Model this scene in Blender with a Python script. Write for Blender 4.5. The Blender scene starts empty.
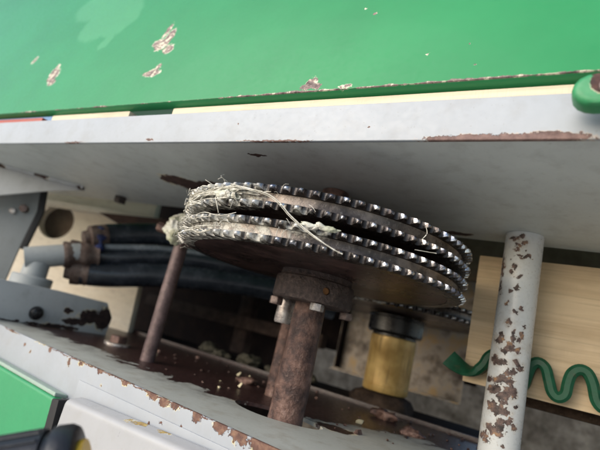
import bpy, bmesh, math, random
from mathutils import Vector, Matrix, noise

random.seed(7)
S = bpy.context.scene
COL = S.collection
R = math.radians

# ------------------------------------------------------------------ camera
cd = bpy.data.cameras.new('camera')
cam = bpy.data.objects.new('camera', cd)
COL.objects.link(cam)
cam.matrix_world = Matrix(((0.8392, -0.0771, 0.5384, 0), (0.4941, -0.3058, -0.8139, 0),
                           (0.2274, 0.9490, -0.2185, 0), (0, 0, 0, 1)))
cd.sensor_width = 36.0
cd.lens = 27.18
cd.clip_start = 0.01
cd.clip_end = 300
cd.dof.use_dof = True
cd.dof.focus_distance = 0.40
cd.dof.aperture_fstop = 5.5
S.camera = cam
# ------------------------------------------------------------------ light
SUN = Vector((-0.36, -0.82, 0.44)).normalized()          # towards the sun
w = bpy.data.worlds.new('World'); S.world = w; w.use_nodes = True
wn = w.node_tree
sky = wn.nodes.new('ShaderNodeTexSky'); sky.sky_type = 'NISHITA'; sky.sun_disc = False
sky.sun_elevation = math.asin(SUN.z); sky.sun_rotation = math.atan2(SUN.x, SUN.y)
sky.dust_density = 2.2; sky.ozone_density = 1.4; sky.air_density = 1.0
wn.links.new(sky.outputs[0], wn.nodes['Background'].inputs[0])
wn.nodes['Background'].inputs[1].default_value = 0.145
ld = bpy.data.lights.new('sun', 'SUN'); ld.energy = 1.35; ld.angle = R(60); ld.color = (1, .99, .98)
lo = bpy.data.objects.new('sun', ld); COL.objects.link(lo)
lo.rotation_euler = (-SUN).to_track_quat('-Z', 'Y').to_euler()
S.view_settings.view_transform = 'Standard'; S.view_settings.look = 'None'
S.view_settings.gamma = 1; S.view_settings.use_curve_mapping = False
S.view_settings.exposure = 0.60

# ------------------------------------------------------------------ shader helpers
class Mat:
    def __init__(s, name):
        s.m = bpy.data.materials.new(name); s.m.use_nodes = True
        s.t = s.m.node_tree; s.p = s.t.nodes['Principled BSDF']
        s.co = s.t.nodes.new('ShaderNodeTexCoord').outputs['Object']
    def n(s, k): return s.t.nodes.new('ShaderNode' + k)
    def put(s, sock, v):
        if isinstance(v, bpy.types.NodeSocket): s.t.links.new(v, sock)
        else: sock.default_value = v
    def noise(s, scale, detail=4, rough=.55, co=None, dist=0, out=0):
        n = s.n('TexNoise'); s.put(n.inputs['Vector'], co or s.co)
        n.inputs['Scale'].default_value = scale; n.inputs['Detail'].default_value = detail
        n.inputs['Roughness'].default_value = rough; n.inputs['Distortion'].default_value = dist
        return n.outputs[out]
    def math(s, op, a, b=0, clamp=False):
        n = s.n('Math'); n.operation = op; n.use_clamp = clamp
        s.put(n.inputs[0], a); s.put(n.inputs[1], b); return n.outputs[0]
    def rng(s, v, a, b, c=0, d=1):
        n = s.n('MapRange'); s.put(n.inputs[0], v)
        for i, x in enumerate((a, b, c, d)): n.inputs[i + 1].default_value = x
        return n.outputs[0]
    def vm(s, op, a, b=(0, 0, 0)):
        n = s.n('VectorMath'); n.operation = op; s.put(n.inputs[0], a); s.put(n.inputs[1], b)
        return n.outputs['Value'] if op in ('LENGTH', 'DISTANCE', 'DOT_PRODUCT') else n.outputs[0]
    def scl(s, a, k):
        n = s.n('VectorMath'); n.operation = 'SCALE'; s.put(n.inputs[0], a); n.inputs['Scale'].default_value = k
        return n.outputs[0]
    def mix(s, f, a, b, mode='MIX'):
        n = s.n('MixRGB'); n.blend_type = mode; s.put(n.inputs[0], f)
        for i, v in ((1, a), (2, b)):
            s.put(n.inputs[i], v if isinstance(v, bpy.types.NodeSocket) else (*v, 1))
        return n.outputs[0]
    def ramp(s, f, stops):
        n = s.n('ValToRGB'); s.put(n.inputs[0], f); e = n.color_ramp.elements
        while len(e) < len(stops): e.new(.5)
        for x, (p, c) in zip(e, stops): x.position = p; x.color = (*c, 1)
        return n.outputs[0]
    def xyz(s, v):
        n = s.n('SeparateXYZ'); s.put(n.inputs[0], v); return n.outputs
    def blobs(s, lst, org, freq=60, amp=.012, detail=4, rag=.9):
        """distance field (1 at the rim) to a set of ragged blobs; lst of (centre, radii)"""
        nz = s.noise(freq, detail, .65, out=1)
        c2 = s.vm('ADD', s.co, s.scl(s.vm('SUBTRACT', nz, (.5, .5, .5)), amp * 2))
        d = None
        for c, r in lst:
            if not hasattr(r, '__len__'): r = (r, r, r)
            c = Vector(c) - Vector(org)
            v = s.vm('DIVIDE', s.vm('SUBTRACT', c2, tuple(c)), tuple(r))
            l = s.vm('LENGTH', v)
            d = l if d is None else s.math('MINIMUM', d, l)
        n2 = s.math('SUBTRACT', s.noise(freq * 2.6, 5, .7), .5)
        return s.math('ADD', d, s.math('MULTIPLY', n2, rag))
    def done(s, col, rough=.5, metal=0, height=None, dist=.001, spec=.5, strength=1, coat=0):
        s.put(s.p.inputs['Base Color'], col if isinstance(col, bpy.types.NodeSocket) else (*col, 1))
        s.put(s.p.inputs['Roughness'], rough); s.put(s.p.inputs['Metallic'], metal)
        s.p.inputs['Specular IOR Level'].default_value = spec
        s.p.inputs['Coat Weight'].default_value = coat
        if height is not None:
            b = s.n('Bump'); b.inputs['Distance'].default_value = dist; b.inputs['Strength'].default_value = strength
            s.put(b.inputs['Height'], height); s.t.links.new(b.outputs[0], s.p.inputs['Normal'])
        return s.m

RUST = [(.25, (.018, .010, .009)), (.5, (.055, .028, .024)), (.68, (.11, .055, .042)), (.85, (.20, .11, .075))]

def painted(name, col, org, chips=(), freq=70, amp=.008, speck=0, rough=.45, dirt=.5, grime=(.10, .09, .07),
            line=None, stain=(), rust=RUST, primer=(.62, .55, .40), streak=0, rag=.9, holes=0, coat=0, dots=1, wet=.3, bd=.0006, halo=0, spec=.45):
    """old paint over steel; chips = ragged bare patches, line = socket maker giving rust weight"""
    k = Mat(name)
    big = k.noise(9, 5, .6); fine = k.noise(220, 4, .6); mid = k.noise(45, 5, .65)
    c = k.mix(k.rng(big, .3, .72), tuple(x * .90 for x in col), tuple(min(1, x * 1.06) for x in col))
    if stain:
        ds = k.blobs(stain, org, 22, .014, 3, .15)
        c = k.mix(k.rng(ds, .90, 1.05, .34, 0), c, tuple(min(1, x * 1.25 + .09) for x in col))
    c = k.mix(k.math('MULTIPLY', k.rng(mid, .5, .8), dirt * .55), c, grime)
    if dots: c = k.mix(k.rng(k.noise(420, 2, .5), .69, .74, 0, .6 * dirt), c, grime)
    rc = k.ramp(k.noise(120, 6, .7), rust)
    r = None
    if chips:
        d = k.blobs(chips, org, freq, amp, rag=rag)
        r = k.rng(d, 1.0, .93)
        if holes: r = k.math('MULTIPLY', r, k.rng(k.noise(holes, 5, .7), .40, .44))
        if halo: c = k.mix(k.math('MULTIPLY', k.rng(d, 2.0, 1.0), k.rng(mid, .4, .65, 0, halo)), c, (.30, .22, .14))
        ring = k.rng(d, 1.16, 1.10)
        c = k.mix(k.math('MULTIPLY', ring, k.rng(k.noise(55, 3), .46, .56)), c, primer)
    if speck:
        s2 = k.math('ADD', k.noise(75, 6, .7), k.math('MULTIPLY', k.rng(k.noise(11, 3), .35, .65), .12))
        q = k.rng(s2, .80 - speck, .82 - speck); r = q if r is None else k.math('MAXIMUM', r, q)
    if line:
        q = line(k); r = q if r is None else k.math('MAXIMUM', r, q)
    ro = k.rng(fine, .3, .7, rough - .08, rough + .1)
    h = k.math('MULTIPLY', fine, .12)
    h = k.math('ADD', h, k.math('MULTIPLY', big, .25))
    if r is not None:
        c = k.mix(r, c, rc)
        ro = k.math('ADD', ro, k.math('MULTIPLY', r, wet))
        h = k.math('SUBTRACT', h, k.math('MULTIPLY', r, k.rng(k.noise(160, 5, .7), 0, 1, .2, 1.1)))
    return k.done(c, ro, 0, h, bd, spec, coat=coat)

def rusty(name, stops, scale=60, rough=.75, metal=0, dist=.0012, grease=None, fine=260, spec=.35, wet=0):
    k = Mat(name)
    a = k.noise(scale, 7, .68); b = k.noise(fine, 5, .7); g = k.noise(scale * .25, 4, .6)
    c = k.ramp(k.math('ADD', k.math('MULTIPLY', a, .65), k.math('MULTIPLY', g, .4)), stops)
    c = k.mix(k.rng(b, .58, .72, 0, .5), c, stops[-1][1])
    ro = k.rng(a, .3, .7, rough - .15, rough + .1)
    if wet: ro = k.math('SUBTRACT', ro, k.math('MULTIPLY', k.rng(g, .45, .6), wet))
    h = k.math('ADD', k.math('MULTIPLY', a, .7), k.math('MULTIPLY', b, .4))
    if grease:
        d = k.blobs(grease[0], grease[1], 90, .010)
        q = k.rng(d, 1.05, .6)
        q = k.math('MULTIPLY', q, k.rng(k.noise(140, 4), .38, .6))
        c = k.mix(q, c, (.55, .53, .46)); ro = k.math('MAXIMUM', ro, k.math('MULTIPLY', q, .5))
        h = k.math('ADD', h, k.math('MULTIPLY', q, .8))
        met = k.math('MULTIPLY', k.math('SUBTRACT', 1, q), metal)
    else: met = metal
    return k.done(c, ro, met, h, dist, spec)

def wood(name, light, dark, scale=1.0, along=0, rough=.6):
    k = Mat(name)
    sc = [55 * scale] * 3; sc[along] = 3.2 * scale
    v = k.vm('MULTIPLY', k.co, tuple(sc))
    g = k.noise(1.0, 6, .6, v, 1.2)
    sc2 = [420 * scale] * 3; sc2[along] = 9 * scale
    fi = k.noise(1.0, 4, .6, k.vm('MULTIPLY', k.co, tuple(sc2)))
    saw = [60 * scale] * 3; saw[along] = 620 * scale
    sw = k.noise(1.0, 2, .5, k.vm('MULTIPLY', k.co, tuple(saw)))
    c = k.mix(k.rng(g, .36, .66), dark, light)
    c = k.mix(k.rng(fi, .5, .75, 0, .45), c, tuple(x * .62 for x in dark))
    c = k.mix(k.rng(k.noise(14, 4), .55, .8, 0, .4), c, tuple(x * .55 for x in dark))
    h = k.math('ADD', k.math('MULTIPLY', fi, .5), k.math('MULTIPLY', sw, .5))
    return k.done(c, rough, 0, h, .0007, .25)

# ------------------------------------------------------------------ mesh helpers
def link(name, me, mat, parent=None):
    o = bpy.data.objects.new(name, me); COL.objects.link(o)
    for m in (mat if isinstance(mat, (list, tuple)) else [mat]): me.materials.append(m)
    o.parent = parent
    return o
def finish(bm, name, sharp=35):
    bmesh.ops.recalc_face_normals(bm, faces=bm.faces)
    for f in bm.faces: f.smooth = True
    for e in bm.edges:
        if len(e.link_faces) == 2 and e.calc_face_angle(0) > R(sharp): e.smooth = False
    me = bpy.data.meshes.new(name); bm.to_mesh(me); bm.free(); return me
def bevel(bm, wd, seg=2, ang=40):
    es = [e for e in bm.edges if len(e.link_faces) == 2 and e.calc_face_angle(0) > R(ang)]
    if es: bmesh.ops.bevel(bm, geom=es, offset=wd, segments=seg, profile=.6, affect='EDGES', clamp_overlap=True)
def shift(bm, org):
    bmesh.ops.translate(bm, verts=bm.verts, vec=-Vector(org))
def prism_bm(poly, vec, bev=0, seg=2):
    bm = bmesh.new(); vec = Vector(vec); n = len(poly)
    a = [bm.verts.new(p) for p in poly]; b = [bm.verts.new(Vector(p) + vec) for p in poly]
    bm.faces.new(a); bm.faces.new(b[::-1])
    for i in range(n): bm.faces.new((a[i], a[(i + 1) % n], b[(i + 1) % n], b[i]))
    bmesh.ops.recalc_face_normals(bm, faces=bm.faces)
    if bev: bevel(bm, bev, seg)
    return bm
def prism(name, poly, vec, mat, parent, org, bev=0, seg=2):
    bm = prism_bm(poly, vec, bev, seg); shift(bm, org)
    return link(name, finish(bm, name), mat, parent)
def lathe_bm(prof, c, axis=(0, 0, 1), seg=48, wob=0, wf=30):
    """prof = (radius, height) pairs; radius 0 closes"""
    bm = bmesh.new(); ax = Vector(axis).normalized(); q = Vector((0, 0, 1)).rotation_difference(ax).to_matrix()
    c = Vector(c); rings = []
    for r, h in prof:
        if r <= 1e-6: rings.append([bm.verts.new(c + q @ Vector((0, 0, h)))]); continue
        ring = []
        for i in range(seg):
            a = 2 * math.pi * i / seg
            rr = r + (wob * noise.noise(Vector((math.cos(a) * r * wf, math.sin(a) * r * wf, h * wf)) + c * 9) if wob else 0)
            ring.append(bm.verts.new(c + q @ Vector((rr * math.cos(a), rr * math.sin(a), h))))
        rings.append(ring)
    for A, B in zip(rings, rings[1:]):
        if len(A) == 1 and len(B) == 1: continue
        for i in range(seg):
            j = (i + 1) % seg
            if len(A) == 1: bm.faces.new((A[0], B[i], B[j]))
            elif len(B) == 1: bm.faces.new((A[i], A[j], B[0]))
            else: bm.faces.new((A[i], A[j], B[j], B[i]))
    return bm
def lathe(name, prof, c, mat, parent, org, axis=(0, 0, 1), seg=48, wob=0, sharp=35, wf=30):
    bm = lathe_bm(prof, c, axis, seg, wob, wf); shift(bm, org)
    return link(name, finish(bm, name, sharp), mat, parent)
def smooth_path(pts, n=6):
    P = [Vector(p) for p in pts]; out = []
    for i in range(len(P) - 1):
        p0, p1, p2, p3 = P[max(i - 1, 0)], P[i], P[i + 1], P[min(i + 2, len(P) - 1)]
        for k in range(n):
            t = k / n
            out.append(.5 * ((2 * p1) + (p2 - p0) * t + (2 * p0 - 5 * p1 + 4 * p2 - p3) * t * t + (3 * p1 - p0 - 3 * p2 + p3) * t ** 3))
    out.append(P[-1]); return out
def tube_bm(path, rad, seg=12, bm=None, wob=0):
    bm = bm or bmesh.new(); P = [Vector(p) for p in path]; rings = []
    if not hasattr(rad, '__len__'): rad = [rad] * len(P)
    up = Vector((.13, .21, .97))
    for i, p in enumerate(P):
        t = (P[min(i + 1, len(P) - 1)] - P[max(i - 1, 0)]).normalized()
        a = t.cross(up).normalized(); b = t.cross(a)
        rr = [rad[i] * (1 + (wob * noise.noise(p * 300 + Vector((k, 0, 0))) if wob else 0)) for k in range(seg)]
        rings.append([bm.verts.new(p + (a * math.cos(2 * math.pi * k / seg) + b * math.sin(2 * math.pi * k / seg)) * rr[k]) for k in range(seg)])
    for A, B in zip(rings, rings[1:]):
        for k in range(seg): bm.faces.new((A[k], A[(k + 1) % seg], B[(k + 1) % seg], B[k]))
    bm.faces.new(rings[0][::-1]); bm.faces.new(rings[-1]); return bm
def tube(name, path, rad, mat, parent, org, seg=12, n=6, wob=0):
    bm = tube_bm(smooth_path(path, n) if n else path, rad, seg, None, wob); shift(bm, org)
    return link(name, finish(bm, name, 50), mat, parent)
def hexhead_bm(c, r, h, axis, rot=0, washer=0):
    ax = Vector(axis).normalized(); q = Vector((0, 0, 1)).rotation_difference(ax).to_matrix()
    pts = [Vector(c) + q @ Vector((r * math.cos(rot + i * math.pi / 3), r * math.sin(rot + i * math.pi / 3), 0)) for i in range(6)]
    return prism_bm(pts, ax * h, r * .14, 2)
def hexhead(name, c, r, h, axis, mat, parent, org, rot=0):
    bm = hexhead_bm(c, r, h, axis, rot); shift(bm, org)
    return link(name, finish(bm, name), mat, parent)
def lump_bm(c, r, amp=.35, freq=60, sub=4, seed=0):
    bm = bmesh.new(); bmesh.ops.create_icosphere(bm, subdivisions=sub, radius=1)
    for v in bm.verts:
        d = v.co.copy(); p = Vector((d.x * r[0], d.y * r[1], d.z * r[2]))
        v.co = p * (1 + amp * noise.fractal(p * freq + Vector((seed, seed * 2, 0)), 1, 2, 4)) + Vector(c)
    return bm
def lump(name, c, r, mat, parent, org, **k):
    bm = lump_bm(c, r, **k); shift(bm, org)
    return link(name, finish(bm, name, 180), mat, parent)
def cut(o, cutter_bm):
    """real hole: boolean difference baked into the mesh"""
    me = bpy.data.meshes.new('cutter'); bmesh.ops.recalc_face_normals(cutter_bm, faces=cutter_bm.faces)
    cutter_bm.to_mesh(me); cutter_bm.free()
    c = bpy.data.objects.new('cutter', me); COL.objects.link(c)
    bpy.context.view_layer.update(); c.matrix_world = o.matrix_world.copy()
    mod = o.modifiers.new('b', 'BOOLEAN'); mod.object = c; mod.operation = 'DIFFERENCE'; mod.solver = 'EXACT'
    bpy.context.view_layer.update()
    new = bpy.data.meshes.new_from_object(o.evaluated_get(bpy.context.evaluated_depsgraph_get()))
    o.modifiers.clear(); o.data = new
    bpy.data.objects.remove(c); bpy.data.meshes.remove(me)
def empty(name, loc, label, cat, group=None):
    o = bpy.data.objects.new(name, None); COL.objects.link(o); o.location = loc; o.empty_display_size = .02
    return tag(o, label, cat, group)
def tag(o, label, cat, group=None):
    o['label'] = label; o['category'] = cat
    if group: o['group'] = group
    return o
def place(o, org): o.location = org; return o

# ------------------------------------------------------------------ dimensions (metres, camera lens at the origin)
ZU, ZL = .160, -.0905                       # underside of upper rail, top of lower rail
def uy(x): return .2879 + (x + .7397) * .0354      # front line of the upper rail
def ly(x): return .3542 - (x + .6884) * .0649      # front line of the lower rail
AX = Vector((-.2496, .4349, 0))             # sprocket shaft
AX2 = Vector((-.2635, .7580, 0))            # rear sprocket shaft
UDIR = Vector((.9994, .0353, 0)); LDIR = Vector((.9979, -.0647, 0))

# ------------------------------------------------------------------ ground
k = Mat('concrete')
g1 = k.noise(3, 6, .6); g2 = k.noise(60, 6, .7)
gc = k.mix(k.rng(g1, .3, .7), (.46, .43, .38), (.60, .57, .52)); gc = k.mix(k.rng(g2, .55, .75, 0, .6), gc, (.20, .19, .17))
CONC = k.done(gc, .9, 0, g2, .004, .2)
bm = bmesh.new(); bmesh.ops.create_grid(bm, x_segments=8, y_segments=8, size=30)
g = link('ground', finish(bm, 'ground'), CONC); g.location = (0, 0, -.50); g['kind'] = 'structure'

BOLT0 = rusty('dark_bolt_rust', [(.3, (.012, .010, .010)), (.5, (.04, .032, .03)), (.8, (.10, .08, .07))], 90, .5, .2, .001)
# ------------------------------------------------------------------ upper rail (channel, flange turned up)
o_ = (-.35, .42, ZU)
UFL = [((-.058, .3122, ZU), (.052, .02, .0040)), ((-.030, .313, ZU + .001), (.026, .02, .0042)), ((-.09, .311, ZU), (.022, .02, .0032)),
       ((-.4204, .299, .1628), (.006, .02, .0016)), ((-.56, .294, ZU), (.02, .02, .0009)), ((-.25, .305, ZU), (.04, .02, .0008)),
       ((-.30, .304, .1785), .0012), ((-.16, .309, .172), .0011)]
FL_U = painted('rail_paint_pale', (.37, .40, .43), o_, UFL, 190, .0030, rag=1.3, rough=.42, dirt=.5, grime=(.22, .2, .17), primer=(.5, .42, .36), rust=[(.3, (.09, .055, .05)), (.5, (.19, .12, .105)), (.75, (.30, .20, .17))])
UND = [((-.495, .418, ZU), (.030, .022, .02)), ((-.475, .437, ZU), (.036, .022, .02)), ((-.44, .43, ZU), (.028, .016, .02)),
       ((-.292, .335, ZU), (.010, .004, .01)), ((-.150, .568, ZU), (.03, .010, .02))]
def under_line(k):
    x = k.xyz(k.co)[1]
    return k.rng(k.math('ADD', x, k.math('MULTIPLY', k.noise(30, 5, .65), .05)), .155 + .028, .155 + .031)
PL_U = painted('rail_paint_underside_lift', (.56, .59, .57), o_, UND, 70, .010, rough=.5, dirt=.55, grime=(.13, .11, .085), streak=1)  # same rail paint, coloured lighter underneath in place of missing fill light
rail = empty('upper_rail', o_, 'pale grey steel channel rail running across above the sprockets', 'rail')
def strip(f0, f1, x0, x1, z): return [(x0, f0(x0), z), (x1, f0(x1), z), (x1, f1(x1), z), (x0, f1(x0), z)]
def ub(x): return .5223 + (x + 1.0323) * .0724
prism('plate', strip(lambda x: uy(x) + .004, ub, -1.5, .6, ZU), (0, 0, .004), PL_U, rail, o_, .0008)
prism('flange', strip(uy, lambda x: uy(x) + .004 - .0002, -1.5, .6, ZU - .0006), (0, 0, .0346), FL_U, rail, o_, .0012, 3)

# ------------------------------------------------------------------ lower rail (channel, flange turned down)
o_ = (-.35, .50, ZL)
LFL = [((-.602, .349, -.1002), .0028), ((-.54, .3445, -.092), (0.0032, .02, 0.0031)), ((-.492, .3414, -.0965), (0.0040, .02, 0.0039)),
       ((-.4684, .34, -.093), (0.0048, .02, 0.0031)), ((-.4291, .3374, -.0915), (0.0056, .02, 0.0027)), ((-.3825, .3343, -.0915), (0.0056, .02, 0.0039)),
       ((-.338, .331, -.0915), (0.0080, .02, 0.0039)), ((-.32, .330, -.093), (0.0072, .02, 0.0041)), ((-.305, .3296, -.092), (0.0064, .02, 0.0039)),
       ((-.275, .3272, -.092), (0.0056, .02, 0.0062)), ((-.2458, .3255, -.092), (0.0088, .02, 0.0051)), ((-.2242, .3241, -.0925), (0.0096, .02, 0.0062)),
       ((-.1999, .3226, -.0922), (0.0144, .02, 0.0078)), ((-.17, .32, -.094), (0.0240, .02, 0.0101)), ((-.3296, .331, -.1162), .003), ((-.3549, .3326, -.1265), (0.0048, .02, 0.0023)),
       ((-.5838, .3474, -.1051), .0022), ((-.315, .33, -.110), .002), ((-.29, .329, -.106), .0016), ((-.42, .337, -.104), .0015), ((-.65, .35, -.091), (0.0240, .02, 0.0009)), ((-.40, .335, -.0905), (0.2000, .02, 0.0008))]
FL_L = painted('rail_paint_chipped', (.375, .40, .425), o_, LFL, 150, .0045, rag=1.6, rough=.42, dirt=.3, grime=(.25, .2, .14),
               rust=[(.3, (.05, .026, .02)), (.5, (.14, .07, .05)), (.7, (.27, .16, .10)), (.9, (.42, .30, .16))], primer=(.72, .62, .33))
def plate_rust(k):
    x, y, z = k.xyz(k.co)
    lim = k.rng(x, .03, .20, -.078, .075)
    n1 = k.math('MULTIPLY', k.math('SUBTRACT', k.noise(26, 6, .62, dist=.6), .5), .13)
    v = k.math('SUBTRACT', k.math('ADD', y, n1), lim)
    soft = k.math('MULTIPLY', k.rng(v, -.05, .0), k.rng(k.noise(38, 6, .7), .38, .62, .05, .55))
    return k.math('MAXIMUM', k.rng(v, -.002, .002), soft)
PLR = [((-.33, .437, ZL), (.03, .012, .02)), ((-.21, .47, ZL), (.022, .016, .02)), ((-.665, .47, ZL), (.03, .03, .02))]
PL_L = painted('rail_paint_rusted_top', (.37, .385, .35), o_, PLR, 60, .008, rough=.5, dirt=.9, grime=(.17, .13, .075), line=plate_rust,
               wet=-.14, rust=[(.3, (.010, .005, .005)), (.5, (.026, .011, .010)), (.7, (.045, .020, .017)), (.9, (.10, .055, .042))])
rail2 = empty('lower_rail', o_, 'chipped pale grey steel channel rail with dark rust on its top', 'rail')
pl = prism('plate', strip(lambda x: ly(x) + .004, lambda x: .70, -1.4, .5, ZL - .004), (0, 0, .004), PL_L, rail2, o_, .0006)
prism('flange', strip(ly, lambda x: ly(x) + .0038, -1.4, .5, ZL - .041), (0, 0, .0416), FL_L, rail2, o_, .0012, 3)
hexhead('rivet', (-.745, .511, ZU + .0), .011, .012, (0, 0, -1), BOLT0, rail, (-.35, .42, ZU), .3)
# slot for the shaft
sc = [Vector((-.2640, .4375, ZL - .02))]
sp = []
for i in range(40):
    a = 2 * math.pi * i / 40
    sp.append(Vector((-.2620 + .048 * math.cos(a) * (1 + .08 * math.cos(2 * a)), .4385 + .030 * math.sin(a) + .08 * .046 * math.cos(a), ZL - .02)) - Vector(o_))
cut(pl, prism_bm(sp, (0, 0, .04)))
prism('back_lip', [(-1.4, .7003, ZL - .004), (.5, .7003, ZL - .004), (.5, .7045, ZL - .004), (-1.4, .7045, ZL - .004)], (0, 0, .010),
      PL_L, rail2, o_, .0008)
# patch plate on the flange and the weld bead
prism('patch_plate', [(-.4593, ly(-.4593) - .0016, -.1080), (-.12, ly(-.12) - .0016, -.1030), (-.12, ly(-.12) - .0016, -.1305), (-.459, ly(-.459) - .0016, -.1305)],
      (0, .0014, 0), FL_L, rail2, o_, .0008)

# ------------------------------------------------------------------ main sprocket assembly
CLEAN = [(AX + Vector((.156 * math.cos(R(a)), .156 * math.sin(R(a)), z)), s) for a, z, s in
         ((-128, .066, .032), (-112, .068, .034), (-96, .066, .028), (-82, .064, .016), (-135, .08, .04), (-118, .095, .034), (-102, .10, .030),
          (-90, .098, .022), (-110, .108, .024), (-70, .08, .016), (-62, .079, .012))]
so = (AX.x, AX.y, ZL)
k = Mat('tooth_steel')
t1 = k.noise(150, 4, .6); t2 = k.noise(35, 3)
d = k.blobs(CLEAN, so, 90, .012); q = k.math('MULTIPLY', k.rng(d, 1.1, .55), k.rng(k.noise(160, 4, .7), .35, .6))
c = k.mix(k.rng(t2, .4, .62), (.70, .67, .63), (.34, .36, .42)); c = k.mix(k.rng(t1, .50, .62, 0, .9), c, (.05, .04, .036)); c = k.mix(k.rng(k.noise(75, 2), .47, .58, 0, .85), c, (.06, .05, .05))
c = k.mix(q, c, (.56, .54, .47))
TOOTH = k.done(c, k.math('ADD', k.rng(t1, .3, .7, .14, .40), k.math('MULTIPLY', q, .25)), k.math('MULTIPLY', k.math('SUBTRACT', 1, q), .95), t1, .0007, .5)
OILY = rusty('oily_steel', [(.3, (.008, .007, .007)), (.5, (.018, .014, .013)), (.66, (.042, .032, .028)), (.85, (.12, .09, .075))], 80, .32, .35, .0008, (CLEAN, so), spec=.5, wet=.1)
GROOVE = rusty('worn_groove_steel', [(.36, (.022, .016, .013)), (.48, (.075, .058, .047)), (.60, (.19, .155, .13)), (.78, (.38, .34, .29))], 42, .30, .45, .0008, (CLEAN, so), spec=.5)
WEB = rusty('web_oily_rust', [(.32, (.008, .005, .005)), (.48, (.030, .016, .015)), (.62, (.085, .045, .040)), (.80, (.17, .115, .10))], 30, .38, .25, .0010, spec=.5, wet=.12)
CAST = rusty('cast_hub_rust', [(.3, (.016, .012, .012)), (.5, (.055, .040, .037)), (.68, (.11, .08, .072)), (.85, (.24, .18, .16))], 170, .5, .3, .0035, spec=.45)
SHAFT = rusty('shaft_rust', [(.32, (.012, .008, .008)), (.46, (.055, .032, .028)), (.58, (.15, .085, .066)), (.74, (.34, .235, .195))], 60, .42, .3, .0040, spec=.5)
BOLTM = rusty('bolt_rust', [(.3, (.05, .03, .026)), (.5, (.13, .09, .08)), (.7, (.27, .22, .20)), (.9, (.45, .40, .36))], 90, .4, .5, .001, spec=.5)
BRIGHT = rusty('bright_worn_steel', [(.3, (.12, .10, .09)), (.5, (.38, .34, .32)), (.7, (.62, .6, .57)), (.9, (.8, .78, .74))], 90, .3, .6, .001, spec=.5)

def tooth_ring_bm(c, z, n=76, ph=0.0, Rr=.1490, Rt=.1554, rin=.138, th=.0032):
    bm = bmesh.new(); prof = ((-.5, 0), (-.34, .04), (-.25, .42), (-.17, .82), (-.07, 1), (.07, 1), (.17, .82), (.25, .42), (.34, .04))
    ring = []
    for i in range(n):
        j = random.uniform(-.0005, .0005)
        for u, h in prof:
            a = 2 * math.pi * (i + u + ph) / n; r = Rr + (Rt - Rr + j) * h
            tt = th * (1 - .50 * h)
            cs, sn = math.cos(a), math.sin(a)
            ring.append([bm.verts.new((c.x + q * cs, c.y + q * sn, z + w_)) for q, w_ in
                         ((rin, -th), (Rr - .0006, -th), (r, -tt), (r + .0007 * h, 0), (r, tt), (Rr - .0006, th), (rin, th))] + [h])
    L = len(ring)
    for i in range(L):
        A, B = ring[i], ring[(i + 1) % L]
        for s in range(6):
            f = bm.faces.new((A[s], B[s], B[s + 1], A[s + 1]))
            f.material_index = 1 if (s in (2, 3) and A[7] + B[7] > 1.15) else 0
        bm.faces.new((A[6], B[6], B[0], A[0]))
    return bm
def sprocket(parent, c, z1, z2, ph, org, hub_r, web=True):
    zc = (z1 + z2) / 2
    s = lathe('sprocket', [(hub_r, z1 - .0030), (.1375, z1 - .0030), (.1375, z1 + .0030), (.1468, z1 + .0034), (.1462, zc), (.1468, z2 - .0034), (.1375, z2 - .003),
                           (.1375, z2 + .0030), (hub_r, z2 + .0030), (hub_r, z1 - .0030)], (c.x, c.y, 0), [WEB, GROOVE], parent, org, seg=128)
    for f in s.data.polygons:
        r = math.hypot(f.center.x + org[0] - c.x, f.center.y + org[1] - c.y)
        if r > .1440: f.material_index = 1
    for z in (z1, z2):
        bm = tooth_ring_bm(c, z, ph=ph); shift(bm, org)
        link('tooth_ring', finish(bm, 'tooth_ring', 60), [OILY, TOOTH], s)
    return s
asm = empty('sprocket_shaft', so, 'two big double-row sprockets with worn bright teeth on one rusty shaft', 'sprocket')
sprocket(asm, AX, .0636, .0776, .35, so, .030)
sprocket(asm, AX, .0918, .1066, .10, so, .030)
prof = [(0, -.155)] + [(.0172 - z * .018 + .0004 * math.sin(z * 90), z) for z in [(-.155 + i * .0135) for i in range(15)]] + [(.0158, .055), (.0158, .1590), (0, .1590)]
lathe('shaft', prof, AX, SHAFT, asm, so, seg=40, wob=.0008, sharp=60, wf=60)
spacer = lathe('spacer', [(.0300, .0806), (.095, .0806), (.095, .0888), (.0300, .0888), (.0300, .0806)], AX, WEB, asm, so, seg=64)
hub = lathe('hub', [(.0165, .0285), (.0405, .0285), (.0425, .0295), (.0435, .0315), (.0435, .0505), (.0425, .0530), (.0395, .0540), (.0390, .0604), (.0165, .0604), (.0165, .0285)],
            AX, CAST, asm, so, seg=72, wob=.0007, wf=80)
hd = Vector((.45, -.89, 0)).normalized(); hd = Vector((-.2247 - AX.x + .012, .4 - AX.y, 0)).normalized()
hc = AX + hd * .0435 + Vector((0, 0, .0425))
bmx = lathe_bm([(0, -.008), (.0040, -.008), (.0040, .012), (0, .012)], hc - Vector(so), hd, 20)
cut(hub, bmx)
ORANGE = rusty('orange_rust', [(.3, (.10, .04, .015)), (.5, (.26, .12, .045)), (.75, (.42, .22, .10))], 200, .9)
lathe('set_screw', [(0, -.004), (.0036, -.004), (.0036, -.0065), (0, -.0065)], hc, ORANGE, hub, so, hd, 16)
for c, m, r, h, rt in (((-.2838, .4180, .0285), BOLTM, .0078, .0085, .3), ((-.2255, .4060, .0285), BRIGHT, .0075, .0075, .0), ((-.2180, .4600, .0285), BOLTM, .0078, .008, .5)):
    hexhead('bolt', c, r, h, (0, 0, -1), m, hub, so, rt)
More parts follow.
